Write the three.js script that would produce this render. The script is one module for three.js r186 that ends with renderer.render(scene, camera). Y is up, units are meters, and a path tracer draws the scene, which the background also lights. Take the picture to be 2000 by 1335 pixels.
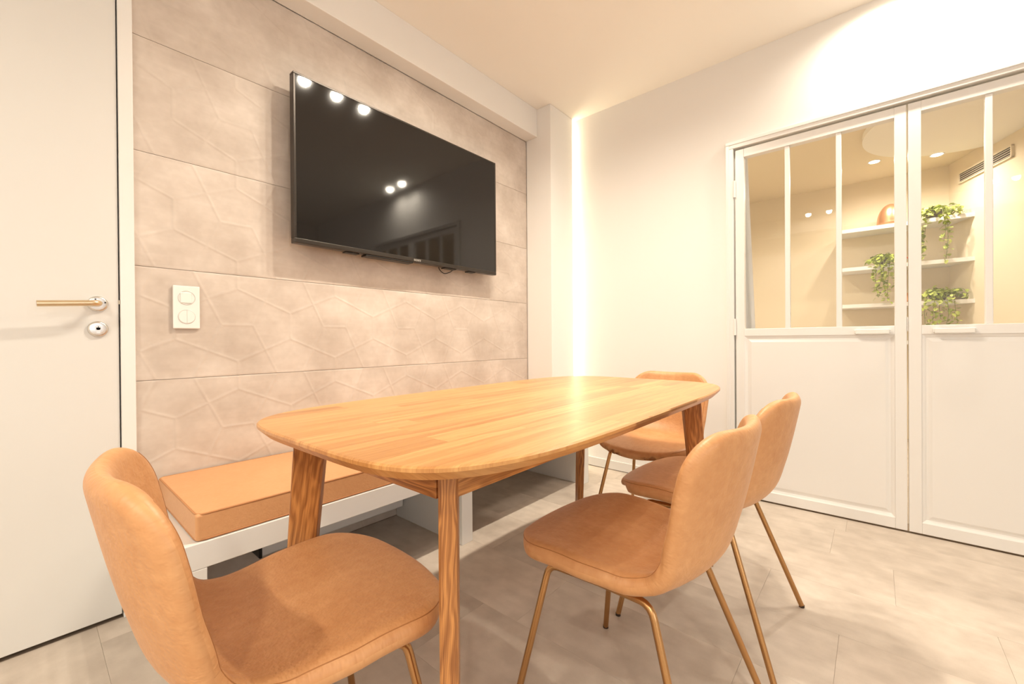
import * as THREE from 'three';
import { RoundedBoxGeometry } from 'three/addons/geometries/RoundedBoxGeometry.js';
import { mergeGeometries, mergeVertices } from 'three/addons/utils/BufferGeometryUtils.js';
import { RectAreaLightUniformsLib } from 'three/addons/lights/RectAreaLightUniformsLib.js';
import { FontLoader } from 'three/addons/loaders/FontLoader.js';
import { TextGeometry } from 'three/addons/geometries/TextGeometry.js';

RectAreaLightUniformsLib.init();

// ---------------------------------------------------------------- camera, sky, exposure
const scene = new THREE.Scene();
const camera = new THREE.PerspectiveCamera(2 * Math.atan(667.5 / 821) * 180 / Math.PI, 2000 / 1335, 0.02, 60);
camera.rotation.order = 'YXZ';
camera.position.set(2.0, 0.96, 2.83);
camera.rotation.set(THREE.MathUtils.degToRad(-0.25), THREE.MathUtils.degToRad(40.8), THREE.MathUtils.degToRad(-0.42));
scene.background = new THREE.Color().setRGB(10.5, 10.8, 11.3);      // daylight outside the unseen window, strength chosen to light the chair backs
const renderer = new THREE.WebGLRenderer({ antialias: true });
renderer.toneMapping = THREE.LinearToneMapping;
renderer.toneMappingExposure = 0.26;
renderer.shadowMap.enabled = true;

const WARM = new THREE.Color().setRGB(1.0, 0.89, 0.73);           // lamp colour
const SPOT_TABLE = 21, SPOT_WALL = 12, SPOT_ROOM = 21, SPOT_NEXT = 11, LED = 62;

const YC = 2.67;                       // ceiling height
const RX = 4.4, RZ = 4.55;             // room size

// ---------------------------------------------------------------- helpers
let seed = 12345;
function rnd() { seed = (seed * 1664525 + 1013904223) >>> 0; return seed / 4294967296; }
const V = (x, y, z) => new THREE.Vector3(x, y, z);
const lerp = (a, b, t) => a + (b - a) * t;
const clamp = (x, a, b) => Math.min(b, Math.max(a, x));
const smooth = (a, b, x) => { const t = clamp((x - a) / (b - a), 0, 1); return t * t * (3 - 2 * t); };
const taken = {};
function numbered(n) { const k = taken[n] || 0; taken[n] = k + 1; return k ? n + '_' + String(k).padStart(3, '0') : n; }
function shadow(o) { o.castShadow = true; o.receiveShadow = true; return o; }
function mesh(name, geo, mat, parent) { const m = shadow(new THREE.Mesh(geo, mat)); m.name = name; if (parent) parent.add(m); return m; }
function thing(name, label, category, pos = [0, 0, 0], turn = 0, group) {
  const g = new THREE.Group(); g.name = numbered(name); g.position.set(...pos); g.rotation.y = turn;
  g.userData = { label, category }; if (group) g.userData.group = group; scene.add(g); return g;
}
function struct(name, geo, mat, label, category) {
  const m = geo ? mesh(numbered(name), geo, mat) : new THREE.Group(); if (!geo) m.name = numbered(name);
  m.userData = { kind: 'structure', label, category }; scene.add(m); return m;
}
// uv in metres by box projection
function boxUV(g0, s = 1) {
  const g = g0.index ? g0.toNonIndexed() : g0; const p = g.attributes.position, n = g.attributes.normal, uv = new Float32Array(p.count * 2);
  for (let i = 0; i < p.count; i += 3) {
    let ax = 0, ay = 0, az = 0;
    for (let k = 0; k < 3; k++) { ax += Math.abs(n.getX(i + k)); ay += Math.abs(n.getY(i + k)); az += Math.abs(n.getZ(i + k)); }
    for (let k = 0; k < 3; k++) {
      const x = p.getX(i + k), y = p.getY(i + k), z = p.getZ(i + k); let u, v;
      if (ax >= ay && ax >= az) { u = z; v = y; } else if (ay >= az) { u = x; v = z; } else { u = x; v = y; }
      uv[(i + k) * 2] = u * s; uv[(i + k) * 2 + 1] = v * s;
    }
  }
  g.setAttribute('uv', new THREE.BufferAttribute(uv, 2)); return g;
}
// box from min/max corners
function bx(x0, x1, y0, y1, z0, z1, r = 0) {
  const w = x1 - x0, h = y1 - y0, d = z1 - z0;
  const g = r > 0 ? new RoundedBoxGeometry(w, h, d, 2, Math.min(r, w / 2.01, h / 2.01, d / 2.01)) : new THREE.BoxGeometry(w, h, d);
  g.translate((x0 + x1) / 2, (y0 + y1) / 2, (z0 + z1) / 2); return boxUV(g);
}
const merge = a => mergeGeometries(a.map(g => { const q = g.index ? g.toNonIndexed() : g; for (const k of Object.keys(q.attributes)) if (!['position', 'normal', 'uv'].includes(k)) q.deleteAttribute(k); return q; }));
function tube(pts, r, seg = 40, rs = 12, closed = false) { return new THREE.TubeGeometry(new THREE.CatmullRomCurve3(pts, closed, 'centripetal'), seg, r, rs, closed); }
function path(pts, r, rs = 12, bend = 0.03) {      // straight runs with rounded bends
  const cp = new THREE.CurvePath();
  let a = pts[0].clone();
  for (let i = 1; i < pts.length; i++) {
    const b = pts[i];
    if (i < pts.length - 1) {
      const d1 = b.clone().sub(pts[i - 1]).normalize(), d2 = pts[i + 1].clone().sub(b).normalize();
      const p = b.clone().addScaledVector(d1, -bend), q = b.clone().addScaledVector(d2, bend);
      cp.add(new THREE.LineCurve3(a, p)); cp.add(new THREE.QuadraticBezierCurve3(p, b.clone(), q)); a = q;
    } else cp.add(new THREE.LineCurve3(a, b));
  }
  return new THREE.TubeGeometry(cp, 24 * (pts.length - 1), r, rs, false);
}
// skin a list of rings (same point count) with flat caps
function loft(rings, closedCaps = true) {
  const n = rings[0].length, pos = [], idx = [], uv = [];
  let acc = 0;
  rings.forEach((r, i) => {
    if (i) acc += r[0].distanceTo(rings[i - 1][0]);
    let u = 0;
    for (let k = 0; k <= n; k++) { const p = r[k % n]; if (k) u += p.distanceTo(r[(k - 1) % n]); pos.push(p.x, p.y, p.z); uv.push(u, acc); }
  });
  for (let i = 0; i < rings.length - 1; i++) for (let k = 0; k < n; k++) {
    const a = i * (n + 1) + k, b = a + 1, c = a + n + 1, d = c + 1; idx.push(a, b, d, a, d, c);
  }
  const g = new THREE.BufferGeometry(); g.setAttribute('position', new THREE.Float32BufferAttribute(pos, 3)); g.setAttribute('uv', new THREE.Float32BufferAttribute(uv, 2)); g.setIndex(idx);
  g.computeVertexNormals();
  // weld the seam normals
  const N = g.attributes.normal;
  for (let i = 0; i < rings.length; i++) { const a = i * (n + 1), b = a + n; const v = V(N.getX(a) + N.getX(b), N.getY(a) + N.getY(b), N.getZ(a) + N.getZ(b)).normalize(); N.setXYZ(a, v.x, v.y, v.z); N.setXYZ(b, v.x, v.y, v.z); }
  const parts = [g.toNonIndexed()];
  if (closedCaps) for (const e of [0, rings.length - 1]) {
    const r = rings[e], c = r.reduce((s, p) => s.add(p), V(0, 0, 0)).multiplyScalar(1 / n), cp = [];
    for (let k = 0; k < n; k++) { const a = r[k], b = r[(k + 1) % n]; const t = e ? [a, b, c] : [b, a, c]; for (const p of t) cp.push(p.x, p.y, p.z); }
    const h = new THREE.BufferGeometry(); h.setAttribute('position', new THREE.Float32BufferAttribute(cp, 3)); h.setAttribute('uv', new THREE.Float32BufferAttribute(new Float32Array(cp.length / 3 * 2), 2)); h.computeVertexNormals(); parts.push(h);
  }
  return mergeGeometries(parts);
}
function roundRect(w, d, r, k = 4) {               // 2D ring, counter clockwise
  const out = []; const q = [[w / 2 - r, d / 2 - r, 0], [-w / 2 + r, d / 2 - r, 1], [-w / 2 + r, -d / 2 + r, 2], [w / 2 - r, -d / 2 + r, 3]];
  for (const [x, y, i] of q) for (let j = 0; j <= k; j++) { const a = (i + j / k) * Math.PI / 2; out.push([x + r * Math.cos(a), y + r * Math.sin(a)]); }
  return out;
}

// ---------------------------------------------------------------- textures
function hash(x, y, s) { let h = (x * 374761393 + y * 668265263 + s * 974711) | 0; h = Math.imul(h ^ (h >>> 13), 1274126177); h ^= h >>> 16; return (h >>> 0) / 4294967296; }
function pnoise(x, y, px, py, s) {                 // tileable value noise
  const xi = Math.floor(x), yi = Math.floor(y), fx = x - xi, fy = y - yi, u = fx * fx * (3 - 2 * fx), v = fy * fy * (3 - 2 * fy);
  const m = (a, p) => ((a % p) + p) % p;
  const a = hash(m(xi, px), m(yi, py), s), b = hash(m(xi + 1, px), m(yi, py), s), c = hash(m(xi, px), m(yi + 1, py), s), d = hash(m(xi + 1, px), m(yi + 1, py), s);
  return lerp(lerp(a, b, u), lerp(c, d, u), v);
}
function fbm(u, v, fx, fy, oct, s) { let t = 0, a = 0.5, n = 0; for (let i = 0; i < oct; i++) { t += a * pnoise(u * fx, v * fy, fx, fy, s + i * 17); n += a; a *= 0.5; fx *= 2; fy *= 2; } return t / n; }
function tex(W, H, fn, srgb = true, metres = [1, 1]) {
  const d = new Uint8Array(W * H * 4);
  for (let j = 0; j < H; j++) for (let i = 0; i < W; i++) { const c = fn(i / W, j / H); const k = (j * W + i) * 4; for (let q = 0; q < 3; q++) d[k + q] = clamp(Math.round(c[q]), 0, 255); d[k + 3] = 255; }
  const t = new THREE.DataTexture(d, W, H); t.wrapS = t.wrapT = THREE.RepeatWrapping; t.magFilter = THREE.LinearFilter; t.minFilter = THREE.LinearMipmapLinearFilter; t.generateMipmaps = true;
  if (srgb) t.colorSpace = THREE.SRGBColorSpace; t.repeat.set(1 / metres[0], 1 / metres[1]); t.needsUpdate = true; return t;
}
const g3 = x => [x, x, x];
const mixc = (a, b, t) => [lerp(a[0], b[0], t), lerp(a[1], b[1], t), lerp(a[2], b[2], t)];
const std = o => new THREE.MeshStandardMaterial(o);
const phys = o => new THREE.MeshPhysicalMaterial(o);

// concrete-look vinyl for the floor
const floorTex = tex(1024, 1024, (u, v) => {
  const a = fbm(u, v, 4, 4, 5, 3), b = fbm(u, v, 24, 24, 4, 8), c = fbm(u, v, 6, 40, 4, 21), d = hash(Math.floor(u * 1024), Math.floor(v * 1024), 5);
  let t = (a - 0.5) * 0.9 + (b - 0.5) * 0.8 + (c - 0.5) * 0.5 + (d - 0.5) * 0.12;
  return mixc([178, 165, 152], [211, 199, 186], clamp(0.5 + t, 0, 1));
}, true, [1.3, 1.3]);
const floorMats = [0, 1, 2, 3, 4, 5].map(i => {
  const t = floorTex.clone(); t.offset.set((i * 0.37) % 1, (i * 0.61) % 1); t.needsUpdate = true;
  const k = [1, 0.95, 1.04, 0.985, 1.02, 0.93][i];
  return std({ map: t, color: new THREE.Color().setRGB(k, k, k), roughness: 0.46 });
});
// stone-look relief tile
const tileTex = tex(1024, 1024, (u, v) => {
  const a = fbm(u, v, 7, 7, 4, 31), b = fbm(u, v, 12, 90, 3, 44), c = fbm(u, v, 60, 60, 3, 52);
  const t = (a - 0.5) * 1.15 + (b - 0.5) * 0.18 + (c - 0.5) * 0.25;
  return mixc([188, 174, 162], [224, 213, 203], clamp(0.5 + t, 0, 1));
}, true, [1.05, 1.05]);
const tileMats = [0, 1, 2].map(i => { const t = tileTex.clone(); t.offset.set(i * 0.31, i * 0.47); t.needsUpdate = true; return std({ map: t, roughness: 0.62 }); });
// leather
const leatherTex = tex(512, 512, (u, v) => {
  const a = fbm(u, v, 4, 4, 5, 61), b = fbm(u, v, 40, 40, 3, 71), c = fbm(u, v, 30, 6, 3, 77);
  const t = (a - 0.5) * 0.9 + (b - 0.5) * 0.45 + (c - 0.5) * 0.3;
  return mixc([196, 139, 90], [223, 171, 121], clamp(0.5 + t, 0, 1));
}, true, [0.5, 0.5]);
const leatherBump = tex(512, 512, (u, v) => g3(255 * clamp(0.5 + (fbm(u, v, 90, 90, 2, 81) - 0.5) * 1.2 + (fbm(u, v, 12, 12, 3, 83) - 0.5) * 0.4, 0, 1)), false, [0.4, 0.4]);
const M = {};
M.leather = phys({ map: leatherTex, bumpMap: leatherBump, bumpScale: 0.0006, roughness: 0.46, sheen: 0.3, sheenRoughness: 0.4, sheenColor: new THREE.Color(1, 0.85, 0.75) });
const cushTex = tex(512, 512, (u, v) => { const t = (fbm(u, v, 5, 5, 4, 91) - 0.5) * 0.7 + (fbm(u, v, 60, 60, 2, 95) - 0.5) * 0.3; return mixc([205, 150, 102], [222, 168, 120], clamp(0.5 + t, 0, 1)); }, true, [0.6, 0.6]);
M.cushion = phys({ map: cushTex, bumpMap: leatherBump, bumpScale: 0.0004, roughness: 0.45 });
M.cushionPipe = std({ color: '#b97f4f', roughness: 0.5 });
M.seam = std({ color: '#a8703f', roughness: 0.55 });
// oak: u across the grain, v along it
function oak(u, v, s) {
  const warp = (fbm(u, v, 3, 2, 3, s) - 0.5) * 0.9, r = fbm(u + warp * 0.09, v, 30, 2, 3, s + 5), f = fbm(u, v, 190, 8, 2, s + 9), pore = fbm(u, v, 260, 24, 2, s + 13);
  const ring = 0.5 + 0.5 * Math.sin((u * 14 + warp * 3.2 + (fbm(u, v, 5, 1, 2, s + 2) - 0.5) * 2) * Math.PI * 2);
  let t = 0.5 + (r - 0.5) * 0.75 + (f - 0.5) * 0.45 + (ring - 0.5) * 0.12; if (pore > 0.66) t -= (pore - 0.66) * 1.4;
  return mixc([180, 122, 66], [228, 178, 115], clamp(t, 0, 1));
}
const oakTex = tex(1024, 1024, (u, v) => oak(u, v, 101), true, [0.36, 0.7]);
const oakMats = [0, 1, 2, 3, 4, 5].map(i => {
  const t = oakTex.clone(); t.offset.set((i * 0.173) % 1, (i * 0.41) % 1); t.needsUpdate = true;
  const c = [[1, 1, 1], [1.02, 0.98, 0.93], [0.9, 0.86, 0.8], [1.04, 1.05, 1.06], [0.96, 0.93, 0.88], [0.83, 0.77, 0.7]][i];
  return phys({ map: t, color: new THREE.Color().setRGB(...c), roughness: 0.36, clearcoat: 0.25, clearcoatRoughness: 0.3 });
});
function oakStrong(u, v) {
  const w = (fbm(u, v, 2, 3, 4, 201) - 0.5) * 2.2, q = fbm(u, v, 6, 4, 3, 205) - 0.5, ring = 0.5 + 0.5 * Math.sin((u * 7 + w * 2.6 + q * 1.6) * Math.PI * 2), f = fbm(u, v, 90, 8, 3, 207);
  return mixc([120, 68, 27], [204, 143, 80], clamp(0.58 + (ring - 0.5) * 0.5 + (f - 0.5) * 0.8 + q * 0.3, 0, 1));
}
const oakDarkTex = tex(1024, 1024, (u, v) => oakStrong(u, v), true, [0.11, 0.7]);
M.oakLeg = phys({ map: oakDarkTex, roughness: 0.38, clearcoat: 0.25, clearcoatRoughness: 0.3 });
{ const t = oakDarkTex.clone(); t.offset.set(0.3, 0.2); t.needsUpdate = true; M.oakApron = phys({ map: t, roughness: 0.4, clearcoat: 0.2, clearcoatRoughness: 0.3 }); }
M.paint = std({ color: new THREE.Color().setRGB(0.87, 0.855, 0.83), roughness: 0.7 });
M.ceil = std({ color: new THREE.Color().setRGB(0.93, 0.90, 0.84), roughness: 0.85 });
M.gloss = phys({ color: new THREE.Color().setRGB(0.83, 0.82, 0.8), roughness: 0.32, clearcoat: 0.2, clearcoatRoughness: 0.25 });
M.door = std({ color: new THREE.Color().setRGB(0.73, 0.72, 0.695), roughness: 0.45 });
M.plastic = phys({ color: new THREE.Color().setRGB(0.86, 0.85, 0.82), roughness: 0.22, clearcoat: 0.5 });
M.bench = phys({ color: new THREE.Color().setRGB(0.82, 0.82, 0.81), roughness: 0.3, clearcoat: 0.3, clearcoatRoughness: 0.2 });
M.bronze = std({ color: new THREE.Color().setRGB(0.5, 0.285, 0.125), metalness: 1, roughness: 0.26 });
M.rubber = std({ color: '#3a281a', roughness: 0.7 });
M.steel = std({ color: new THREE.Color().setRGB(0.72, 0.7, 0.67), metalness: 1, roughness: 0.26 });
M.brass = std({ color: new THREE.Color().setRGB(0.75, 0.6, 0.4), metalness: 1, roughness: 0.3 });
M.black = std({ color: '#14110f', roughness: 0.35 });
M.grout = std({ color: '#a3917f', roughness: 0.8 });
M.dark = std({ color: '#1d1712', roughness: 0.8 });
M.screen = phys({ color: new THREE.Color().setRGB(0.006, 0.005, 0.005), roughness: 0.055, ior: 1.55 });
M.bezel = std({ color: new THREE.Color().setRGB(0.05, 0.042, 0.036), roughness: 0.3, metalness: 0.6 });
M.silver = std({ color: new THREE.Color().setRGB(0.7, 0.68, 0.65), roughness: 0.35, metalness: 0.8 });
M.glass = phys({ color: '#ffffff', transmission: 1, thickness: 0, roughness: 0.0, ior: 1.5 });
M.lens = std({ color: '#ffffff', emissive: new THREE.Color().setRGB(1, 0.86, 0.64), emissiveIntensity: 90 });
M.led = std({ color: '#ffffff', emissive: new THREE.Color().setRGB(1, 0.84, 0.56), emissiveIntensity: 8 });
M.ring = std({ color: new THREE.Color().setRGB(0.8, 0.79, 0.77), roughness: 0.4 });
M.ochre = std({ color: new THREE.Color().setRGB(0.80, 0.70, 0.53), roughness: 0.8 });
M.copper = std({ color: new THREE.Color().setRGB(0.83, 0.46, 0.27), metalness: 0.85, roughness: 0.32 });
M.coral = std({ color: '#c9503a', roughness: 0.6 });
M.pot = std({ color: '#5b5247', roughness: 0.8 });
M.leafs = [std({ color: '#9fad45', roughness: 0.6 }), std({ color: '#bac566', roughness: 0.6 }), std({ color: '#8b993a', roughness: 0.6 })];
for (const m of M.leafs) m.side = THREE.DoubleSide;
M.stem = std({ color: '#6f7a2c', roughness: 0.7 });
M.curtain = std({ color: new THREE.Color().setRGB(0.85, 0.86, 0.86), roughness: 0.85 });
M.heater = phys({ color: new THREE.Color().setRGB(0.8, 0.8, 0.8), roughness: 0.3 });

// ---------------------------------------------------------------- the setting: floor
{
  const fl = struct('floor', bx(-0.14, RX + 0.14, -0.1, -0.004, -0.14, RZ + 0.14), M.grout, 'beige concrete-look vinyl tile floor of the dining room', 'floor');
  const cache = {};
  const TL = 0.625, TW = 0.3125, offs = { 1: 0.42, 2: 0.035, 3: 0.445, 0: 0.18, 4: 0.29, 5: 0.55, 6: 0.12, 7: 0.37 };
  for (let r = -2; ; r++) {
    const za = Math.max(0.0, 0.4915 + (r - 0) * TW), zb = Math.min(RZ, 0.4915 + (r + 1) * TW);
    if (za >= RZ) break; if (zb <= 0.001) continue;
    const o = offs[r] !== undefined ? offs[r] : (rnd() * TL);
    for (let c = -1; c < 9; c++) {
      const xa = Math.max(0, o + c * TL), xb = Math.min(RX, o + (c + 1) * TL); if (xb - xa < 0.004) continue;
      const w = xb - xa - 0.0004, d = zb - za - 0.0004, key = w.toFixed(4) + '_' + d.toFixed(4);
      if (!cache[key]) { const g = new RoundedBoxGeometry(w, 0.004, d, 1, 0.0004); cache[key] = boxUV(g); }
      const m = mesh('floor_tile', cache[key], floorMats[Math.floor(rnd() * 6)], fl);
      m.position.set((xa + xb) / 2, -0.002, (za + zb) / 2); if (rnd() < 0.5) m.rotation.y = Math.PI;
    }
  }
}
// ---------------------------------------------------------------- walls
{
  // left wall backing, tiles, plain parts; added slab behind the door blocks sky light
  const wl = struct('wall_left', merge([bx(-0.13, -0.014, 0, YC, -0.13, 2.58), bx(-0.13, -0.014, 2.36, YC, 2.58, 3.5), bx(-0.13, 0, 0, YC, 3.5, RZ), bx(-0.2, -0.1, -0.05, 2.5, 2.5, 3.6), bx(-0.014, 0, 0, YC, -0.0, 0.04)]), M.paint, 'left wall clad in beige stone-look tiles with pentagon relief', 'wall');
  // relief: two crossed hexagon nets (short edges alternate flat and upright)
  const A = 0.2073, H = 0.057;
  function segd(px, py, ax, ay, bx_, by) { const dx = bx_ - ax, dy = by - ay, t = clamp(((px - ax) * dx + (py - ay) * dy) / (dx * dx + dy * dy), 0, 1); return Math.hypot(px - ax - t * dx, py - ay - t * dy); }
  function edgeDist(z, y) {
    const gz = (z - 2.252) / A, gy = (y - 1.031) / A; let d = 1;
    const i0 = Math.round(gz), j0 = Math.round(gy);
    for (let i = i0 - 1; i <= i0 + 1; i++) for (let j = j0 - 1; j <= j0 + 1; j++) {
      const cx = 2.252 + i * A, cy = 1.031 + j * A, flat = ((i + j) & 1) === 0;
      const ex = flat ? H : 0, ey = flat ? 0 : H;
      d = Math.min(d, segd(z, y, cx - ex, cy - ey, cx + ex, cy + ey));
      for (const s of [-1, 1]) for (const q of [-1, 1]) {
        if (flat) d = Math.min(d, segd(z, y, cx + s * H, cy, cx + s * A / 2, cy + q * A / 2));
        else d = Math.min(d, segd(z, y, cx, cy + s * H, cx + q * A / 2, cy + s * A / 2));
      }
    }
    return d;
  }
  const relief = (z, y) => { const d = edgeDist(z, y); return 0.0014 * Math.exp(-((d / 0.0045) ** 2)) + 0.0014 * smooth(0.002, 0.06, d); };
  function tileGeo(z0, z1, y0, y1) {
    const nz = Math.max(2, Math.round((z1 - z0) / 0.004)), ny = Math.max(2, Math.round((y1 - y0) / 0.004)), pos = [], uv = [], idx = [];
    for (let j = 0; j <= ny; j++) for (let i = 0; i <= nz; i++) {
      const z = lerp(z0, z1, i / nz), y = lerp(y0, y1, j / ny); const ed = Math.min(y - y0, y1 - y);
      pos.push(-0.0030 + relief(z, y) - 0.0012 * (1 - smooth(0, 0.003, ed)), y, z); uv.push(z, y);
    }
    for (let j = 0; j < ny; j++) for (let i = 0; i < nz; i++) { const a = j * (nz + 1) + i, b = a + 1, c = a + nz + 1, d = c + 1; idx.push(a, c, d, a, d, b); }
    const g = new THREE.BufferGeometry(); g.setAttribute('position', new THREE.Float32BufferAttribute(pos, 3)); g.setAttribute('uv', new THREE.Float32BufferAttribute(uv, 2)); g.setIndex(idx); g.computeVertexNormals();
    // sides
    const body = bx(-0.014, -0.0039, y0, y1, z0, z1); return mergeGeometries([g.toNonIndexed(), body]);
  }
  const rows = [0, 0.4085, 0.823, 1.2375, 1.652, 2.0665, 2.464], cols = [0.33, 1.3265, 2.572];
  for (let r = 0; r < 6; r++) for (let c = 0; c < 2; c++) mesh('wall_tile', tileGeo(cols[c] + 0.00005, cols[c + 1] - 0.00005, rows[r] + 0.0008, rows[r + 1] - 0.0008), tileMats[r % 3], wl);
  struct('trim_1', bx(-0.002, 0.105, 2.464, YC, 0.33, RZ, 0.003), M.paint, 'white boxed beam running along the ceiling above the tiled wall', 'beam');
  const pil = struct('trim_2', bx(0, 0.226, 0, YC, 0.042, 0.33, 0.003), M.paint, 'white pilaster in the corner hiding the light strip', 'pilaster');
  // wall with the double door
  struct('wall_back', merge([bx(-0.13, 1.335, 0, YC, -0.13, 0), bx(2.905, RX + 0.13, 0, YC, -0.13, 0), bx(1.335, 2.905, 2.125, YC, -0.13, 0)]), M.paint, 'plain white wall around the glazed double door', 'wall');
  struct('wall_front', merge([bx(-0.13, RX + 0.13, 0, YC, RZ, RZ + 0.13), bx(0.105, RX, 2.46, YC, RZ - 0.2, RZ)]), M.paint, 'white wall behind the viewer with a boxed beam', 'wall');
  struct('wall_right', merge([bx(RX, RX + 0.13, 0, 0.85, 0, RZ), bx(RX, RX + 0.13, 2.3, YC, 0, RZ), bx(RX, RX + 0.13, 0.85, 2.3, 0, 1.7), bx(RX, RX + 0.13, 0.85, 2.3, 3.9, RZ)]), M.paint, 'white wall with the unseen window, outside the picture', 'wall');
  const w = struct('window_1', null, null, 'unseen white framed window in the right wall, out of view, placed to light the chair backs and bench', 'window');  // unseen window, placed to bring cool daylight onto chair backs and bench
  mesh('frame', merge([bx(RX + 0.03, RX + 0.09, 0.85, 0.92, 1.7, 3.9), bx(RX + 0.03, RX + 0.09, 2.23, 2.3, 1.7, 3.9), bx(RX + 0.03, RX + 0.09, 0.92, 2.23, 1.7, 1.77), bx(RX + 0.03, RX + 0.09, 0.92, 2.23, 3.83, 3.9), bx(RX + 0.03, RX + 0.09, 0.92, 2.23, 2.77, 2.83)]), M.gloss, w);
  mesh('pane', bx(RX + 0.058, RX + 0.062, 0.92, 2.23, 1.77, 2.77), M.glass, w);
  mesh('pane', bx(RX + 0.058, RX + 0.062, 0.92, 2.23, 2.83, 3.83), M.glass, w);
  struct('ceiling', bx(-0.13, RX + 0.13, YC, YC + 0.12, -0.13, RZ + 0.13), M.ceil, 'smooth cream ceiling of the dining room', 'ceiling');
  struct('baseboard_back', merge([bx(0.232, 1.305, 0.004, 0.068, 0.0005, 0.013, 0.002)]), M.gloss, 'low white baseboard below the plain wall', 'baseboard');
  // next room
  struct('wall_far', bx(0.3, 3.8, 0, 2.6, -2.72, -2.6), M.ochre, 'cream back wall of the room behind the glass', 'wall');
  const wa = bx(0, 0.1, 0, 2.6, 0, 2.6); wa.translate(0, 0, 0); wa.rotateY(Math.atan2(0.37, 0.93)); wa.translate(2.50, 0, -2.62);
  struct('wall_angled', wa, M.ochre, 'slanting cream wall beside the shelves behind the glass', 'wall');
  struct('wall_side', bx(0.3, 0.42, 0, 2.6, -2.6, -0.13), M.ochre, 'side wall of the room behind the glass', 'wall');
  struct('added_wall_end', bx(3.7, 3.8, 0, 2.6, -2.72, -0.13), M.ochre, 'end wall added to the room behind the glass, out of view, keeps sky light out', 'wall');  // added out of view to stop sky light leaking in
  struct('ceiling', bx(0.3, 3.8, 2.5, 2.6, -2.72, -0.13), M.ochre, 'cream ceiling of the room behind the glass', 'ceiling');
  struct('floor', bx(0.3, 3.8, -0.1, 0, -2.72, -0.14), floorMats[0], 'floor of the room behind the glass', 'floor');
  const disc = new THREE.CylinderGeometry(0.69, 0.69, 0.045, 72, 1); disc.translate(2.62, 2.4775, -1.42);
  const dc = disc.toNonIndexed(); struct('trim_3', boxUV(dc), M.ceil, 'round dropped ceiling disc behind the glass', 'ceiling trim');
}
// ---------------------------------------------------------------- light strip in the corner
{
  const t = thing('light_strip', 'glowing warm vertical light strip tucked behind the corner pilaster', 'light', [0, 0, 0]);
  mesh('channel', bx(0.165, 0.185, 0.0, YC, 0.001, 0.041), M.ring, t);
  mesh('diffuser', bx(0.185, 0.188, 0.02, YC - 0.02, 0.004, 0.038), M.led, t);
  const L = new THREE.RectAreaLight(new THREE.Color().setRGB(1, 0.83, 0.55), LED, 0.03, 2.6); L.position.set(0.191, YC / 2, 0.021); L.lookAt(1.2, YC / 2, 0.021); L.castShadow = true; L.name = 'strip_lamp'; t.add(L);
}
// ---------------------------------------------------------------- downlights
const ringGeo = new THREE.LatheGeometry([[0.033, 0], [0.045, -0.004], [0.047, -0.001], [0.047, 0.0], [0.034, 0.02]].map(p => new THREE.Vector2(...p)), 40);
const lensGeo = new THREE.CylinderGeometry(0.033, 0.033, 0.003, 32);
function downlight(x, y, z, power, label, group, ang = 84, pen = 0.7) {
  const t = thing('ceiling_spotlight', label, 'spotlight', [x, y, z], 0, group);
  mesh('trim_ring', ringGeo, M.ring, t);
  const l = mesh('lens', lensGeo, M.lens, t); l.position.y = -0.002;
  const s = new THREE.SpotLight(WARM, power, 0, THREE.MathUtils.degToRad(ang), pen, 2); s.position.set(0, -0.012, 0); s.target.position.set(0, -2, 0); t.add(s); t.add(s.target);
  s.castShadow = true; s.shadow.radius = 1.5; s.shadow.mapSize.set(2048, 2048); s.name = 'lamp'; s.target.name = 'aim';
  return t;
}
downlight(1.0, YC, 1.63, SPOT_TABLE, 'recessed ceiling spotlight over the table, nearest the viewer of three', 'spotlights over the table', 82, 0.85);
downlight(1.01, YC, 1.41, SPOT_TABLE, 'recessed ceiling spotlight over the table, middle of three', 'spotlights over the table', 82, 0.85);
downlight(1.02, YC, 1.2, SPOT_TABLE, 'recessed ceiling spotlight over the table, farthest of three', 'spotlights over the table', 82, 0.85);
downlight(2.06, YC, 0.16, SPOT_WALL, 'recessed ceiling spotlight washing the wall above the left door leaf', 'spotlights over the double door');
downlight(2.3, YC, 0.15, SPOT_WALL, 'recessed ceiling spotlight washing the wall above the right door leaf', 'spotlights over the double door');
for (const [x, z, n] of [[1.31, 4.19, 'first'], [1.54, 4.2, 'second'], [3.0, 4.06, 'third'], [3.15, 4.06, 'fourth']]) downlight(x, YC, z, SPOT_ROOM, n + ' recessed spotlight from the left in the row behind the viewer', 'spotlights along the front wall');
downlight(2.0, 2.5, -2.05, SPOT_NEXT, 'recessed spotlight above the shelves behind the left glass door leaf', 'spotlights behind the glass');
downlight(0.95, 2.5, -1.0, SPOT_NEXT * 2.2, 'unseen spotlight in the left half of the room behind the glass, out of view above the panes, placed to light the shelves from the left', 'spotlights behind the glass');  // unseen lamp, placed to light the shelves from the left
downlight(1.6, 2.5, -0.85, SPOT_NEXT * 2.2, 'unseen spotlight in the middle of the room behind the glass, out of view above the panes, placed to light its walls', 'spotlights behind the glass');  // unseen lamp, placed to light the next room more evenly
downlight(2.39, 2.455, -2.07, SPOT_NEXT, 'recessed spotlight above the shelves behind the right glass door leaf', 'spotlights behind the glass');
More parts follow.
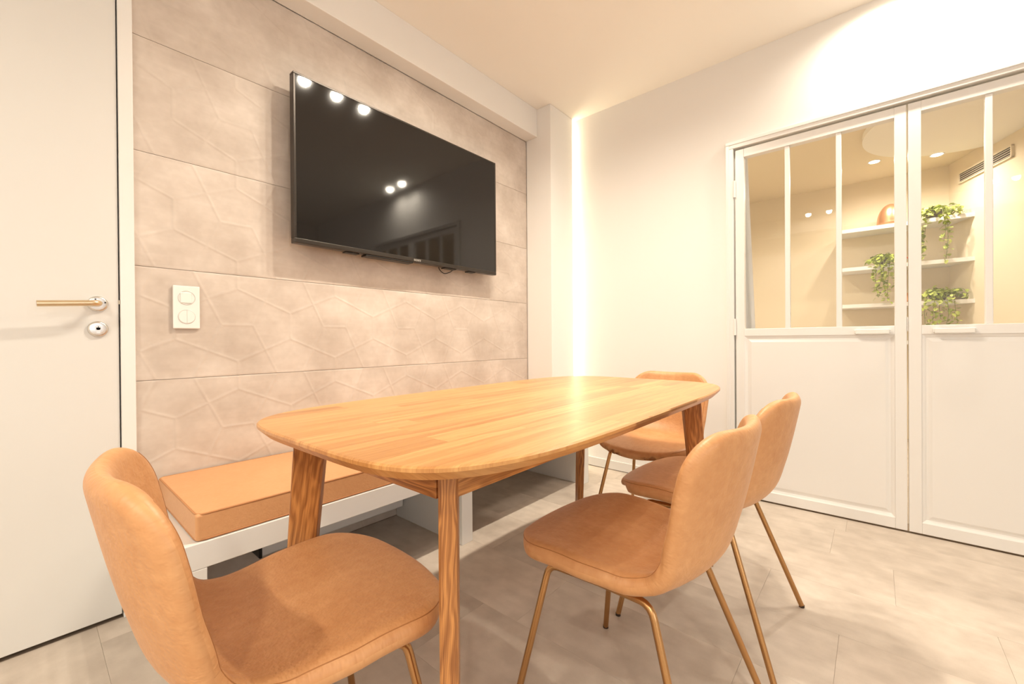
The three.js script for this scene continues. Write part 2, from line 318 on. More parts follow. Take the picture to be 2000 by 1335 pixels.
// ---------------------------------------------------------------- glazed double door
{
  const Z0 = -0.045, Z1 = 0.0;                     // slab thickness
  const fr = struct('trim_4', merge([bx(1.316, 1.352, 0, 2.111, -0.13, 0.014, 0.003), bx(2.888, 2.924, 0, 2.111, -0.13, 0.014, 0.003), bx(1.316, 2.924, 2.111, 2.147, -0.13, 0.014, 0.003), bx(1.310, 1.330, 0, 2.133, 0, 0.019, 0.003), bx(2.910, 2.93, 0, 2.133, 0, 0.019, 0.003), bx(1.310, 2.93, 2.133, 2.153, 0, 0.019, 0.003)]), M.gloss, 'white moulded casing around the glazed double door', 'door frame');
  function leaf(n, x0, x1, hx0, hx1, label) {
    const d = struct('door_' + n, null, null, label, 'door');
    const y0 = 0.008, y1 = 2.1, gx0 = x0 + 0.046, gx1 = x1 - 0.044, gy0 = 1.018, gy1 = 2.05;
    mesh('stile', bx(x0, gx0, y0, y1, Z0, Z1, 0.002), M.gloss, d);
    mesh('stile', bx(gx1, x1, y0, y1, Z0, Z1, 0.002), M.gloss, d);
    mesh('rail', bx(gx0, gx1, gy1, y1, Z0, Z1, 0.002), M.gloss, d);
    mesh('rail', bx(gx0, gx1, 0.974, gy0, Z0, Z1, 0.002), M.gloss, d);
    mesh('rail', bx(gx0, gx1, y0, 0.062, Z0, Z1, 0.002), M.gloss, d);
    // raised panel with a bevel
    const ring = (x, y, z) => [V(gx0 + x, 0.062 + y, z), V(gx1 - x, 0.062 + y, z), V(gx1 - x, 0.974 - y, z), V(gx0 + x, 0.974 - y, z)];
    const prof = [[0, -0.0008], [0.004, -0.0035], [0.010, -0.006], [0.016, -0.0095], [0.024, -0.0085], [0.036, -0.004]];
    const pos = []; const quad = (a, b, c, e) => { for (const p of [a, b, c, a, c, e]) pos.push(p.x, p.y, p.z); };
    for (let i = 0; i < prof.length - 1; i++) { const A = ring(prof[i][0], prof[i][0], prof[i][1]), B = ring(prof[i + 1][0], prof[i + 1][0], prof[i + 1][1]); for (let k = 0; k < 4; k++) quad(A[k], A[(k + 1) % 4], B[(k + 1) % 4], B[k]); }
    const E = ring(0.036, 0.036, -0.004); quad(E[0], E[1], E[2], E[3]);
    const pg = new THREE.BufferGeometry(); pg.setAttribute('position', new THREE.Float32BufferAttribute(pos, 3)); pg.setAttribute('uv', new THREE.Float32BufferAttribute(new Float32Array(pos.length / 3 * 2), 2)); pg.computeVertexNormals();
    mesh('panel', merge([pg, bx(gx0, gx1, 0.062, 0.974, Z0, -0.013)]), M.gloss, d);
    const pw = (gx1 - gx0 - 2 * 0.024) / 3;
    for (let k = 0; k < 3; k++) {
      const a = gx0 + k * (pw + 0.024);
      mesh('pane', bx(a - 0.006, a + pw + 0.006, gy0 - 0.006, gy1 + 0.006, -0.0245, -0.0205), M.glass, d);
      if (k) mesh('glazing_bar', bx(a - 0.024, a, gy0, gy1, Z0 + 0.008, -0.004, 0.003), M.gloss, d);
    }
    const h = mesh('handle', merge([bx(hx0, hx1, 0.978, 1.002, 0.016, 0.026, 0.003)]), M.plastic, d);
    for (const hx of [hx0, hx1 - 0.014]) mesh('bracket', bx(hx - 0.006, hx + 0.018, 0.982, 1.0, 0, 0.018, 0.002), M.plastic, h);
    return d;
  }
  const a = leaf(2, 1.36, 2.1195, 1.925, 2.055, 'left leaf of the white glazed double door, hinged on the plain wall side');
  for (const y of [1.865, 1.03]) { const g = new THREE.CylinderGeometry(0.008, 0.008, 0.1, 16); g.translate(1.356, y, 0.009); mesh('hinge', g, M.gloss, a); }
  const b = leaf(3, 2.1255, 2.885, 2.215, 2.345, 'right leaf of the white glazed double door, cut by the picture edge');
  mesh('latch', bx(2.1205, 2.1245, 0.99, 1.06, -0.03, -0.002), M.steel, b);
}
// ---------------------------------------------------------------- plain door at the left
{
  const d = struct('door_1', null, null, 'plain cream flush door at the far left', 'door');
  mesh('slab', bx(-0.04, 0.004, 0.014, 2.32, 2.6155, 3.46, 0.0015), M.door, d);
  const rose = (y) => { const g = new THREE.LatheGeometry([[0, 0.010], [0.020, 0.010], [0.0255, 0.007], [0.0265, 0.0]].map(p => new THREE.Vector2(...p)), 40); g.rotateZ(-Math.PI / 2); g.translate(0.004, y, 2.668); return g; };
  const h = mesh('handle', path([V(0.006, 1.093, 2.668), V(0.06, 1.093, 2.668), V(0.062, 1.083, 2.806)], 0.0095, 16, 0.018), M.brass, d);
  mesh('rosette', rose(1.093), M.steel, h);
  for (const [dy, dz] of [[0.012, 0.006], [0.002, -0.018]]) { const g = new THREE.CylinderGeometry(0.0025, 0.0025, 0.002, 12); g.rotateZ(Math.PI / 2); g.translate(0.0142, 1.093 + dy + 0.003, 2.668 + dz); mesh('screw_hole', g, M.black, h); }
  const k = mesh('lock_rosette', rose(1.008), M.steel, d);
  const c1 = new THREE.CylinderGeometry(0.0085, 0.0085, 0.004, 20); c1.rotateZ(Math.PI / 2); c1.translate(0.0155, 1.013, 2.668);
  mesh('lock_cylinder', merge([c1, bx(0.0135, 0.0175, 0.993, 1.013, 2.663, 2.673)]), M.silver, k);
  mesh('keyhole', bx(0.0165, 0.0178, 1.01, 1.017, 2.667, 2.669), M.black, k);
  mesh('latch_plate', bx(0.0, 0.006, 1.095, 1.109, 2.6135, 2.6152), M.brass, d);
  struct('trim_5', merge([bx(-0.06, 0.012, 0, 2.325, 2.573, 2.612, 0.002), bx(-0.06, 0.012, 2.325, 2.39, 2.573, 3.5, 0.002), bx(-0.06, 0.012, 0, 2.325, 3.463, 3.5, 0.002)]), M.gloss, 'white casing around the plain door at the left', 'door frame');
}
// ---------------------------------------------------------------- light switch
{
  const t = thing('light_switch', 'white double light switch plate on the tiled wall beside the door', 'switch', [0.001, 1.0945, 2.425]);
  mesh('plate', bx(0, 0.009, -0.082, 0.082, -0.042, 0.042, 0.004), M.plastic, t);
  for (const [y, n] of [[0.036, 1], [-0.036, 2]]) {
    const g = new THREE.TorusGeometry(0.0262, 0.0013, 8, 48); g.rotateY(Math.PI / 2); g.translate(0.0092, y, 0); mesh('bezel', g, M.silver, t);
    if (n === 1) mesh('rocker', bx(0.006, 0.0125, y - 0.021, y + 0.021, -0.015, 0.02, 0.004), M.plastic, t);
    else for (const s of [-1, 1]) {
      const sh = new THREE.Shape(); sh.absarc(0, 0, 0.0238, -Math.PI / 2, Math.PI / 2, false); sh.closePath();
      const q = new THREE.ExtrudeGeometry(sh, { depth: 0.004, bevelEnabled: true, bevelSize: 0.0008, bevelThickness: 0.001, bevelSegments: 1, curveSegments: 20 });
      if (s < 0) q.rotateZ(Math.PI); q.translate(s * 0.001, 0, 0.006); q.rotateY(Math.PI / 2); q.translate(0, y, 0); mesh('button', q, M.plastic, t);
    }
  }
}
// ---------------------------------------------------------------- television
const font = await new FontLoader().loadAsync('fonts/droid/droid_serif_bold.typeface.json');
{
  const t = thing('television', 'large black flat television mounted on the tiled wall', 'television', [0, 1.39, 1.4255]);
  const z0 = -0.64, z1 = 0.64, y0 = 0, y1 = 0.741, xf = 0.103;
  mesh('bezel', merge([bx(0.066, xf, y1 - 0.009, y1, z0, z1, 0.002), bx(0.066, xf, y0, y0 + 0.022, z0, z1, 0.003), bx(0.066, xf, y0 + 0.022, y1 - 0.009, z0, z0 + 0.01, 0.002), bx(0.066, xf, y0 + 0.022, y1 - 0.009, z1 - 0.01, z1, 0.002), bx(0.062, 0.09, y0 + 0.004, y1 - 0.004, z0 + 0.004, z1 - 0.004)]), M.bezel, t);
  mesh('screen', bx(0.09, xf - 0.002, y0 + 0.0215, y1 - 0.0085, z0 + 0.0095, z1 - 0.0095), M.screen, t);
  mesh('back_case', bx(0.03, 0.064, 0.06, 0.6, -0.5, 0.5, 0.01), M.black, t);
  mesh('wall_mount', merge([bx(0.001, 0.012, 0.2, 0.5, -0.3, 0.3), bx(0.01, 0.032, 0.15, 0.55, -0.22, -0.17), bx(0.01, 0.032, 0.15, 0.55, 0.17, 0.22)]), M.black, t);
  mesh('sensor_bar', bx(0.05, 0.1, -0.009, 0.001, 0.02, 0.30, 0.003), M.black, t);
  for (const [a, b] of [[0.33, 0.4], [-0.3, -0.21], [-0.46, -0.4]]) mesh('stand_socket', bx(0.055, 0.09, -0.005, 0.001, a, b, 0.001), M.black, t);
  const g = new TextGeometry('SONY', { font, size: 0.0105, depth: 0.0006, curveSegments: 4 }); g.computeBoundingBox(); g.translate(-(g.boundingBox.max.x) / 2, 0, 0); g.scale(1.15, 1, 1); g.rotateY(Math.PI / 2); g.translate(xf + 0.0002, 0.006, -0.005);
  mesh('lettering', g, M.silver, t);
  const c = thing('cable', 'short black cable loop hanging below the television', 'cable', [0, 1.39, 1.4255]);
  mesh('loop', tube([V(0.055, 0.012, -0.19), V(0.055, -0.008, -0.197), V(0.056, -0.028, -0.225), V(0.056, -0.028, -0.245), V(0.055, -0.01, -0.29), V(0.055, 0.01, -0.31)], 0.0028, 40, 8), M.black, c);
}
// ---------------------------------------------------------------- bench
{
  const t = thing('bench', 'long white bench frame against the tiled wall', 'bench', [0, 0, 1.455]);
  const Z = z => z - 1.455, xf = 0.535;
  mesh('seat_board', merge([bx(0.003, xf, 0.31, 0.385, Z(0.352), Z(2.56), 0.002)]), M.bench, t);
  for (const [a, b] of [[0.352, 0.42], [1.432, 1.5], [2.49, 2.56]]) mesh('leg_panel', bx(0.003, xf, 0.0, 0.3095, Z(a), Z(b), 0.002), M.bench, t);
  const c = thing('bench_cushion', 'long tan leather seat cushion lying on the white bench', 'cushion', [0, 0.385, 1.455]);
  // slightly crowned pad
  const g = new RoundedBoxGeometry(0.522, 0.079, 2.14, 4, 0.009); const p = g.attributes.position;
  mesh('pad', boxUV(g.translate(0.266, 0.0405, -0.01)), M.cushion, c);
  const loop = (y, x0, x1, za, zb, r) => { const q = roundRect(x1 - x0, zb - za, 0.02, 5).map(([a, b]) => V((x0 + x1) / 2 + a, y, (za + zb) / 2 + b)); const cu = new THREE.CatmullRomCurve3(q, true, 'catmullrom', 0.02); return new THREE.TubeGeometry(cu, 400, r, 6, true); };
  mesh('piping', loop(0.0775, 0.008, 0.525, -1.077, 1.057, 0.0032), M.cushionPipe, c);
  mesh('piping', loop(0.0045, 0.008, 0.5255, -1.078, 1.058, 0.0032), M.cushionPipe, c);
  const h = thing('convector_heater', 'low white heater on the wall under the bench', 'heater', [0, 0.076, 1.86]);
  mesh('casing', bx(0.001, 0.09, 0, 0.19, -0.345, 0.345, 0.008), M.heater, h);
  mesh('end_cap', bx(0.004, 0.096, -0.003, 0.193, 0.34, 0.352, 0.004), M.black, h);
}
// ---------------------------------------------------------------- table
{
  const t = thing('dining_table', 'oak dining table with bowed butcher-block top in the middle', 'table', [1.155, 0, 1.684], 0.015);
  const a = 0.424, b = 0.806, n = 4.9, TY = 0.77;
  const zOut = (x, ins) => { const aa = a - ins, bb = b - ins, q = 1 - Math.pow(Math.min(1, Math.abs(x) / aa), n); return bb * Math.pow(Math.max(0, q), 1 / n); };
  const levels = [[TY - 0.003, 0], [TY, 0.003], [TY - 0.009, 0.0], [TY - 0.026, 0.016]];
  const top = new THREE.Group(); top.name = 'table_top'; t.add(top);
  const ROW = 13, w = 2 * a / ROW;
  for (let r = 0; r < ROW; r++) {
    const f0 = -1 + 2 * r / ROW, f1 = f0 + 2 / ROW;          // fractions of half width
    const cuts = []; let z = -b - rnd() * 0.4; while (z < b + 0.5) { cuts.push(z); z += 0.28 + rnd() * 0.38; }
    for (let k = 0; k < cuts.length - 1; k++) {
      const za = cuts[k], zb = cuts[k + 1];
      const zm = zOut(((f0 + f1) / 2) * a, 0), edge = Math.max(Math.abs(f0), Math.abs(f1)) > 0.99;
      if (zb < -zm + 0.12 || za > zm - 0.12) continue;
      const lo0 = za < -zm + 0.12 ? null : za, hi0 = zb > zm - 0.12 ? null : zb;
      const K = 14, fr = []; for (let i = 0; i <= K; i++) { let s = i / K; if (edge) s = f1 > 0.99 ? 1 - (1 - s) ** 3 : s ** 3; fr.push(lerp(f0, f1, s)); }
      const rings = [];
      const order = [levels[3], levels[2], levels[0], levels[1]];
      for (const [y, ins] of order) {
        const lo = [], hi = [];
        for (const f of fr) { const fi = Math.min(Math.abs(f0), Math.abs(f1)), x = edge ? Math.sign(f) * (fi * a + (Math.abs(f) - fi) / (1 - fi) * (a - ins - fi * a)) : f * a, zo = zOut(x, ins); const g = 0.0001; let zl = lo0 === null ? -zo : Math.max(lo0 + g, -zo), zh = hi0 === null ? zo : Math.min(hi0 - g, zo); if (zh < zl) { const m = clamp((zl + zh) / 2, -zo, zo); zl = zh = m; } lo.push(V(x, y, zl)); hi.push(V(x, y, zh)); }
        rings.push({ lo, hi });
      }
      const pos = [], uv = []; const tri = (p, q, s) => { for (const o of [p, q, s]) { pos.push(o.x, o.y, o.z); uv.push(o.x, o.z + o.y); } };
      const quad = (p, q, s, u) => { tri(p, q, s); tri(p, s, u); };
      for (let L = 0; L < rings.length - 1; L++) {
        const A = rings[L], B = rings[L + 1];
        for (let i = 0; i < K; i++) { quad(A.lo[i + 1], A.lo[i], B.lo[i], B.lo[i + 1]); quad(A.hi[i], A.hi[i + 1], B.hi[i + 1], B.hi[i]); }
        quad(A.lo[0], A.hi[0], B.hi[0], B.lo[0]); quad(A.hi[K], A.lo[K], B.lo[K], B.hi[K]);
      }
      const T = rings[rings.length - 1], Bt = rings[0];
      for (let i = 0; i < K; i++) { quad(T.lo[i], T.hi[i], T.hi[i + 1], T.lo[i + 1]); quad(Bt.lo[i], Bt.lo[i + 1], Bt.hi[i + 1], Bt.hi[i]); }
      const g = new THREE.BufferGeometry(); g.setAttribute('position', new THREE.Float32BufferAttribute(pos, 3)); g.setAttribute('uv', new THREE.Float32BufferAttribute(uv, 2)); g.computeVertexNormals();
      mesh('stave', g, oakMats[Math.floor(rnd() * 6)], top);
    }
  }
  // plank legs set on the diagonals, leaning outwards
  for (const [sx, sz] of [[-1, 1], [1, 1], [1, -1], [-1, -1]]) {
    const rings = []; const dx = sx * Math.SQRT1_2, dz = sz * Math.SQRT1_2;
    for (let i = 0; i <= 8; i++) {
      const s = i / 8, y = lerp(0.0, TY - 0.0265, s), cx = sx * lerp(0.31, 0.262, s), cz = sz * lerp(0.703, 0.66, s) - (sz < 0 ? 0.026 : 0), W = lerp(0.056, 0.078, Math.min(1, s * 1.1)), T = lerp(0.029, 0.033, s);
      rings.push(roundRect(W, T, 0.006, 3).map(([p, q]) => V(cx + dx * p - dz * q, y, cz + dz * p + dx * q)));
    }
    const g = loft(rings); mesh('leg', g, M.oakLeg, t);
  }
  const ay0 = 0.684, ay1 = TY - 0.0265;
  const along = (g) => { const p = g.attributes.position, uv = g.attributes.uv; for (let i = 0; i < p.count; i++) uv.setXY(i, p.getY(i) * 1.0 + 0.31 * p.getX(i), p.getZ(i)); return g; };
  for (const s of [-1, 1]) mesh('apron', along(bx(s * 0.268 - 0.011, s * 0.268 + 0.011, ay0, ay1, -0.69, 0.664, 0.002)), M.oakApron, t);
  for (const s of [-1, 1]) { const g = bx(-0.256, 0.256, ay0, ay1, s * 0.674 - 0.011 - (s < 0 ? 0.02 : 0), s * 0.674 + 0.011 - (s < 0 ? 0.02 : 0), 0.002); const p = g.attributes.position, uv = g.attributes.uv; for (let i = 0; i < p.count; i++) uv.setXY(i, p.getY(i) + 0.1, p.getX(i)); mesh('apron', g, M.oakApron, t); }
}
// ---------------------------------------------------------------- chairs
// local frame: +z is the front of the seat, y up
const chairGeo = (() => {
  // profile of the middle surface: [depth, height]
  const prof = new THREE.CatmullRomCurve3([V(0.292, 0.418, 0), V(0.25, 0.432, 0), V(0.15, 0.439, 0), V(0.03, 0.434, 0), V(-0.072, 0.431, 0), V(-0.134, 0.445, 0), V(-0.178, 0.487, 0), V(-0.205, 0.562, 0), V(-0.223, 0.635, 0), V(-0.238, 0.708, 0), V(-0.251, 0.776, 0)], false, 'centripetal');
  prof.arcLengthDivisions = 800; const LEN = prof.getLength();
  const wPts = [[0, 0.215], [0.06, 0.225], [0.14, 0.235], [0.24, 0.229], [0.33, 0.212], [0.41, 0.198], [0.48, 0.196], [0.56, 0.203], [0.66, 0.21], [0.74, 0.208], [0.80, 0.205]];
  const wBase = l => { for (let i = 0; i < wPts.length - 1; i++) if (l <= wPts[i + 1][0]) return lerp(wPts[i][1], wPts[i + 1][1], smooth(wPts[i][0], wPts[i + 1][0], l) * 0.5 + 0.5 * (l - wPts[i][0]) / (wPts[i + 1][0] - wPts[i][0])); return wPts[wPts.length - 1][1]; };
  const RF = 0.13, RB = 0.10;
  const width = l => { let w = wBase(l); const e0 = l, e1 = LEN - l; if (e0 < RF) w -= 0.115 * (1 - Math.sqrt(1 - (1 - e0 / RF) ** 2)); if (e1 < RB) w -= 0.10 * (1 - Math.sqrt(Math.max(0, 1 - (1 - e1 / RB) ** 2))); return w; };
  const conc = l => lerp(0.012, 0.055, smooth(0.33, 0.54, l));
  const mid = (l, t) => {
    const w = width(clamp(l, 0, LEN)), x = w * t;
    const ll = clamp(l + (t * t) * 0.035 * (1 - smooth(0, 0.14, l)), 0, LEN);      // bowed front edge
    const p = prof.getPointAt(ll / LEN), d = prof.getTangentAt(clamp(ll / LEN, 0.001, 0.999));
    const nz = d.y, ny = -d.x;                     // normal facing the sitter
    let c = conc(ll) * (x / 0.2) ** 2; if (ll < 0.2) c -= 0.010 * (t * t) * (1 - ll / 0.2);
    return V(x, p.y + ny * c, p.x + nz * c);
  };
  const h0 = l => lerp(0.023, 0.017, smooth(0.3, 0.6, l));
  const round = (e, r) => { const q = clamp(e / r, 0, 1); return Math.sqrt(1 - (1 - q) ** 2); };
  const NT = 44, ts = []; for (let i = 0; i <= NT; i++) { const q = 2 * i / NT - 1; ts.push(Math.sign(q) * (1 - (1 - Math.abs(q)) ** 1.9)); }
  function shell(la, lb, N) {                      // between two arc lengths
    const ls = []; for (let i = 0; i <= N; i++) { let s = i / N; if (la === 0) s = s ** 1.7; if (lb === LEN) s = 1 - (1 - s) ** 1.7; ls.push(lerp(la, lb, s)); }
    const P = [[], []];
    for (const l of ls) for (const t of ts) {
      const m = mid(l, t), e = 0.003, ml = mid(clamp(l + e, 0, LEN), t), mk = mid(clamp(l - e, 0, LEN), t), mt = mid(l, clamp(t + 0.02, -1, 1)), ms = mid(l, clamp(t - 0.02, -1, 1));
      const nrm = ml.sub(mk).cross(mt.sub(ms)).normalize(); if (nrm.y + nrm.z < 0) nrm.negate();
      const h = h0(l) * round(width(l) * (1 - Math.abs(t)), 0.026) * round(Math.min(l, LEN - l), 0.026);
      P[0].push(m.clone().addScaledVector(nrm, h)); P[1].push(m.clone().addScaledVector(nrm, -h));
    }
    const geos = []; const C = NT + 1;
    const pos = [], uv = [], idx = [];
    for (let side = 0; side < 2; side++) { const o = side * P[0].length; P[side].forEach((p, i) => { const l = ls[Math.floor(i / C)], t = ts[i % C]; pos.push(p.x, p.y, p.z); uv.push(width(l) * t + side * 0.23, l); }); for (let i = 0; i < ls.length - 1; i++) for (let j = 0; j < NT; j++) { const a = o + i * C + j, b = a + 1, c = a + C, d = c + 1; if (side === 0) idx.push(a, b, d, a, d, c); else idx.push(a, d, b, a, c, d); } }
    const g = new THREE.BufferGeometry(); g.setAttribute('position', new THREE.Float32BufferAttribute(pos, 3)); g.setAttribute('uv', new THREE.Float32BufferAttribute(uv, 2)); g.setIndex(idx); g.computeVertexNormals();
    // smooth over the rim: average normals of coincident vertices
    const map = new Map(), N3 = g.attributes.normal, PP = g.attributes.position;
    for (let i = 0; i < PP.count; i++) { const k = [PP.getX(i), PP.getY(i), PP.getZ(i)].map(v => Math.round(v * 2e4)).join(','); if (!map.has(k)) map.set(k, []); map.get(k).push(i); }
    for (const list of map.values()) if (list.length > 1) { const v = V(0, 0, 0); for (const i of list) v.add(V(N3.getX(i), N3.getY(i), N3.getZ(i))); v.normalize(); for (const i of list) N3.setXYZ(i, v.x, v.y, v.z); }
    return g;
  }
  const SPLIT = 0.405;
  const seat = shell(0, SPLIT, 34), back = shell(SPLIT, LEN, 40);
  // stitched seam just inside the rim of the upper face
  const seamAt = (l0, l1, N) => { const pts = []; const surf = (l, t) => { const m = mid(l, t), ml = mid(clamp(l + 0.003, 0, LEN), t), mk = mid(clamp(l - 0.003, 0, LEN), t), mt = mid(l, clamp(t + 0.02, -1, 1)), ms = mid(l, clamp(t - 0.02, -1, 1)); const n = ml.sub(mk).cross(mt.sub(ms)).normalize(); if (n.y + n.z < 0) n.negate(); const h = h0(l) * round(width(l) * (1 - Math.abs(t)), 0.026) * round(Math.min(l, LEN - l), 0.026); return m.addScaledVector(n, h - 0.0003); };
    return { surf, pts }; };
  const { surf } = seamAt();
  const rim = (l, s) => surf(l, s * (1 - 0.008 / width(l)));
  const seamSeat = []; for (const s of [-1, 1]) { const a = []; for (let i = 0; i <= 30; i++) a.push(rim(lerp(0.03, SPLIT, i / 30), s)); seamSeat.push(tube(a, 0.0011, 60, 5)); }
  const seamBack = []; for (const s of [-1, 1]) { const a = []; for (let i = 0; i <= 30; i++) a.push(rim(lerp(SPLIT, LEN - 0.03, i / 30), s)); seamBack.push(tube(a, 0.0011, 60, 5)); }
  return { seat, back, seamSeat: merge(seamSeat), seamBack: merge(seamBack) };
})();
const footGeo = new THREE.CylinderGeometry(0.0089, 0.0086, 0.008, 16);
function makeChair(label, pos, turn) {
  const t = thing('dining_chair', label, 'chair', pos, turn, 'tan leather dining chairs');
  const s = mesh('seat', chairGeo.seat, M.leather, t); mesh('seam', chairGeo.seamSeat, M.seam, s);
  const b = mesh('backrest', chairGeo.back, M.leather, t); mesh('seam', chairGeo.seamBack, M.seam, b);
  const HY = 0.398;
  for (const [sx, sz] of [[-1, 1], [1, 1], [1, -1], [-1, -1]]) {
    const top = sz > 0 ? V(sx * 0.165, HY, 0.165) : V(sx * 0.155, HY, -0.095), foot = V(sx * 0.236, 0.004, sz > 0 ? 0.235 : -0.235);
    const inner = V(sx * 0.155, HY, 0.03);
    const g = path([inner, top, foot], 0.0085, 14, 0.028);
    const l = mesh('leg', g, M.bronze, t);
    const f = mesh('foot_cap', footGeo, M.rubber, l); f.position.set(foot.x, 0.004, foot.z);
  }
  mesh('seat_frame', merge([path([V(-0.16, HY, 0.1), V(0.16, HY, 0.1)], 0.008, 12), path([V(-0.155, HY, -0.05), V(0.155, HY, -0.05)], 0.008, 12)]), M.bronze, t);
  mesh('under_plate', bx(-0.12, 0.12, 0.402, 0.41, -0.06, 0.12, 0.003), M.black, t);
  return t;
}
makeChair('tan leather chair at the near end of the table, its backrest beside the plain door', [1.147, 0, 2.514], Math.PI - 0.09);
makeChair('tan leather chair on the open long side of the table, nearest the viewer', [1.548, 0, 1.812], -Math.PI / 2 - 0.02);
makeChair('tan leather chair on the open long side of the table, beside the glazed door', [1.56, 0, 1.256], -Math.PI / 2 - 0.02);
makeChair('tan leather chair at the far end of the table against the plain wall', [1.145, 0, 0.718], 0);

// ---------------------------------------------------------------- behind the glass
{
  const ys = [1.99, 1.625, 1.275, 0.93];
  const names = ['topmost', 'second', 'third', 'lowest'];
  const xr = z => 2.515 + (z + 2.6) * 0.37 / 0.93;
  ys.forEach((y, i) => {
    const sh = new THREE.Shape([[1.745, 2.598], [xr(-2.598) - 0.004, 2.598], [xr(-2.3) - 0.004, 2.3], [1.745, 2.3]].map(p => new THREE.Vector2(p[0], p[1])));
    const g = new THREE.ExtrudeGeometry(sh, { depth: 0.034, bevelEnabled: false }); g.rotateX(-Math.PI / 2); g.translate(0, y - 0.034, 0);
    const m = mesh(numbered('wall_shelf'), boxUV(g), M.paint); m.userData = { label: 'white wall shelf behind the glass, ' + names[i] + ' of the four', category: 'shelf', group: 'wall shelves behind the glass' }; scene.add(m);
  });
  function dome(label, x, y, z, r, sq, name, cat) {
    const t = thing(name, label, cat, [x, y, z]);
    const pr = []; for (let i = 0; i <= 24; i++) { const a = i / 24 * Math.PI / 2; pr.push(new THREE.Vector2(Math.max(0.0001, r * Math.cos(a)), 0.03 + r * sq * Math.sin(a))); }
    pr.unshift(new THREE.Vector2(r * 0.97, 0.006), new THREE.Vector2(r * 1.04, 0.02)); 
    mesh('dome', new THREE.LatheGeometry(pr, 40), M.copper, t);
    mesh('base', new THREE.CylinderGeometry(r * 1.05, r * 1.05, 0.012, 40).translate(0, 0.006, 0), M.copper, t);
  }
  dome('copper dome ornament on the topmost shelf behind the glass', 2.115, 1.99, -2.42, 0.1, 1.75, 'dome_ornament', 'ornament');
  function vase(label, x, y, z, r) {
    const t = thing('round_vase', label, 'vase', [x, y, z], 0);
    mesh('body', new THREE.LatheGeometry([[0.0001, 0], [0.55, 0], [0.92, 0.3], [1.0, 0.75], [0.85, 1.15], [0.5, 1.4], [0.3, 1.48], [0.32, 1.58], [0.27, 1.58], [0.25, 1.45]].map(p => new THREE.Vector2(p[0] * r, p[1] * r)), 32), M.copper, t);
    mesh('rim', new THREE.TorusGeometry(r * 0.3, r * 0.03, 8, 24).rotateX(Math.PI / 2).translate(0, r * 1.58, 0), M.copper, t);
  }
  vase('small round copper vase on the third shelf behind the glass', 2.225, 1.275, -2.44, 0.055);
  vase('round copper vase on the lowest shelf behind the glass', 2.09, 0.93, -2.42, 0.07);
  const co = thing('coral_branch', 'small red branching ornament on the second shelf behind the glass', 'ornament', [2.245, 1.625, -2.4]);
  for (const [dx, h] of [[-0.012, 0.06], [0.0, 0.09], [0.02, 0.07]]) mesh('twig', tube([V(0, 0, 0), V(dx * 0.5, h * 0.5, 0.004), V(dx * 1.8, h, 0)], 0.004, 12, 6), M.coral, co);
  for (const [i, n] of [[0, 'left'], [1, 'right']]) {
    const g = thing('glass_carafe', 'clear glass carafe on the second shelf behind the glass, ' + n + ' of two', 'carafe', [2.43 + i * 0.075, 1.625, -2.42 + i * 0.03], 0, 'glass carafes');
    mesh('body', new THREE.LatheGeometry([[0.0001, 0], [0.03, 0], [0.034, 0.05], [0.022, 0.11], [0.014, 0.14], [0.018, 0.17]].map(p => new THREE.Vector2(...p)), 24), phys({ color: '#ffffff', transmission: 1, thickness: 0, roughness: 0.02 }), g);
  }
  // trailing plants
  const leafShape = (() => { const s = 1; const pts = [[0, 0, 0], [0.42, 0.06, 0.28], [0.34, 0.02, 0.7], [0, -0.06, 1.05], [-0.34, 0.02, 0.7], [-0.42, 0.06, 0.28]]; const mid = [0, -0.02, 0.5]; const pos = []; for (let i = 0; i < 6; i++) { const a = pts[i], b = pts[(i + 1) % 6]; pos.push(...a, ...b, ...mid); } const g = new THREE.BufferGeometry(); g.setAttribute('position', new THREE.Float32BufferAttribute(pos, 3)); g.setAttribute('uv', new THREE.Float32BufferAttribute(new Float32Array(pos.length / 3 * 2), 2)); g.computeVertexNormals(); return g; })();
  function plant(label, x, y, z, spread, strands) {
    const t = thing('trailing_plant', label, 'plant', [x, y, z], 0, 'trailing plants on the shelves');
    mesh('pot', new THREE.LatheGeometry([[0.0001, 0], [0.045, 0], [0.062, 0.075], [0.066, 0.08], [0.06, 0.08], [0.055, 0.065], [0.0001, 0.062]].map(p => new THREE.Vector2(...p)), 28), M.pot, t);
    const leaves = [[], [], []], stems = [];
    const put = (p, size) => { const g = leafShape.clone(); g.scale(size, size, size); const m = new THREE.Matrix4().makeRotationFromEuler(new THREE.Euler(rnd() * 1.6 - 0.2, rnd() * 6.28, (rnd() - 0.5) * 1.2, 'YXZ')); g.applyMatrix4(m); g.translate(p.x, p.y, p.z); leaves[Math.floor(rnd() * 3)].push(g); };
    for (let i = 0; i < 105; i++) { const a = rnd() * 6.28, r = spread * Math.sqrt(rnd()), hgt = 0.085 + 0.06 * (1 - (r / spread) ** 2) * rnd() - 0.03 * (r / spread); put(V(Math.cos(a) * r * 1.2, hgt, Math.sin(a) * r * 0.7 + 0.01), 0.03 + rnd() * 0.014); }
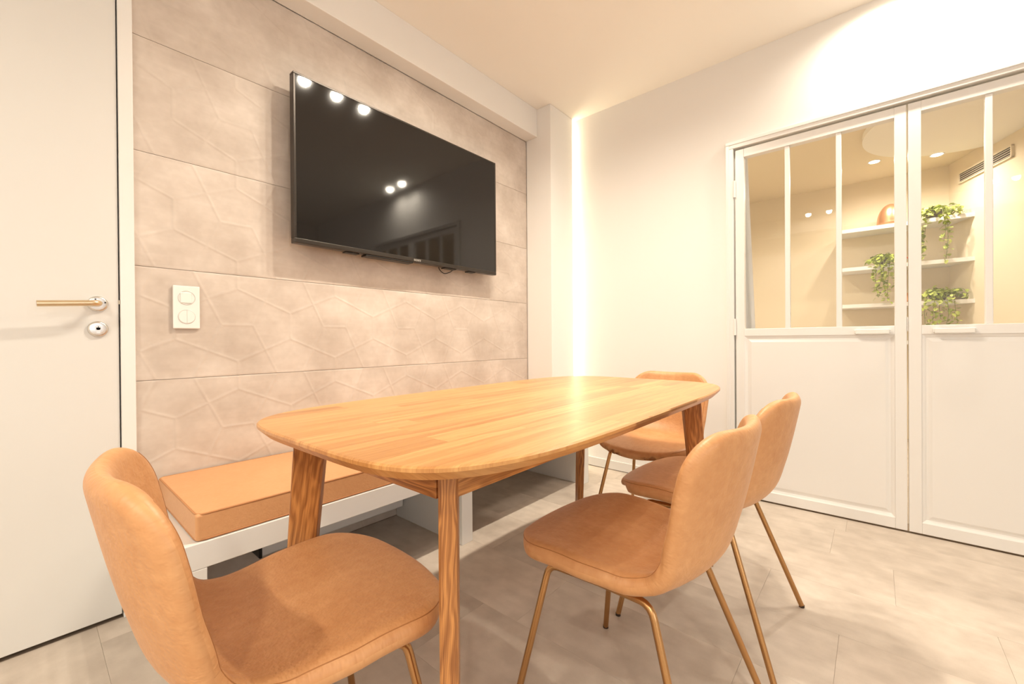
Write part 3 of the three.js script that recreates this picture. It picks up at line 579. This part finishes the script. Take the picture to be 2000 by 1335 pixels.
    for (const [dx, len, dz] of strands) {
      const pts = [V(dx * 0.3, 0.075, 0.02), V(dx * 0.8, 0.095, 0.09), V(dx, 0.03, 0.145 + dz), V(dx * 1.02 + (rnd() - 0.5) * 0.03, -len * 0.5, 0.15 + dz), V(dx * 1.05 + (rnd() - 0.5) * 0.05, -len, 0.148 + dz)];
      stems.push(tube(pts, 0.0018, 30, 5)); const cu = new THREE.CatmullRomCurve3(pts); const nl = Math.round(16 + len * 85);
      for (let k = 0; k < nl; k++) { const p = cu.getPointAt(0.12 + 0.88 * k / (nl - 1)); put(V(p.x + (rnd() - 0.5) * 0.045, p.y + (rnd() - 0.5) * 0.02, p.z + (rnd() - 0.5) * 0.03), 0.026 + rnd() * 0.014); }
    }
    for (let k = 0; k < 3; k++) { const m = mesh('foliage', mergeGeometries(leaves[k]), M.leafs[k], t); m.userData.kind = 'stuff'; }
    mesh('vines', merge(stems), M.stem, t);
  }
  plant('trailing green plant on the topmost shelf, two long strands hanging down', 2.395, 1.99, -2.42, 0.125, [[-0.085, 0.33, 0.0], [-0.06, 0.26, 0.01], [0.07, 0.37, 0.0], [0.045, 0.22, 0.01], [-0.1, 0.18, 0.0], [0.16, -0.02, -0.03]]);
  plant('trailing green plant on the second shelf behind the left door leaf', 2.06, 1.625, -2.42, 0.1, [[-0.05, 0.3, 0], [0, 0.27, 0.01], [0.04, 0.34, 0], [0.07, 0.2, 0.01], [-0.02, 0.2, 0.0]]);
  plant('trailing green plant on the third shelf, fullest and lowest of the three', 2.42, 1.275, -2.42, 0.125, [[-0.08, 0.2, 0], [-0.03, 0.24, 0.01], [0.04, 0.26, 0], [0.08, 0.2, 0.01], [0, 0.16, 0], [0.17, -0.03, -0.02]]);
  // ventilation grille on the slanting wall
  const al = Math.atan2(0.37, 0.93);
  const gr = thing('vent_grille', 'dark slotted ventilation grille high on the slanting wall behind the glass', 'grille', [2.515 + 0.37 / 0.93 * 0.4075 - 0.003, 2.325, -2.6 + 0.4075], al);
  mesh('backing', bx(-0.012, -0.002, -0.04, 0.04, -0.28, 0.28), M.dark, gr);
  mesh('frame', merge([bx(-0.02, -0.002, 0.036, 0.046, -0.29, 0.29), bx(-0.02, -0.002, -0.046, -0.036, -0.29, 0.29), bx(-0.02, -0.002, -0.046, 0.046, -0.29, -0.28), bx(-0.02, -0.002, -0.046, 0.046, 0.28, 0.29)]), M.ochre, gr);
  for (let i = 0; i < 4; i++) mesh('slat', bx(-0.0135, -0.0095, -0.0255 + i * 0.017 - 0.0018, -0.0255 + i * 0.017 + 0.0018, -0.28, 0.28), M.ochre, gr);
  // pale curtain just behind the left leaf
  const rows = []; for (let j = 0; j <= 12; j++) { const y = lerp(0.02, 2.2, j / 12), flare = lerp(1.458, 1.378, j / 12); const f = [], q = []; for (let i = 0; i <= 16; i++) { const x = lerp(1.24, flare, i / 16); f.push(V(x, y, -0.22 + 0.012 * Math.sin(i * 1.4))); } for (let i = 16; i >= 0; i--) q.push(f[i].clone().add(V(0, 0, -0.004))); rows.push(f.concat(q)); }
  const cu = mesh('curtain', loft(rows), M.curtain); cu.userData = { label: 'pale grey curtain edge behind the left glass pane', category: 'curtain' }; scene.add(cu);
}
renderer.render(scene, camera);
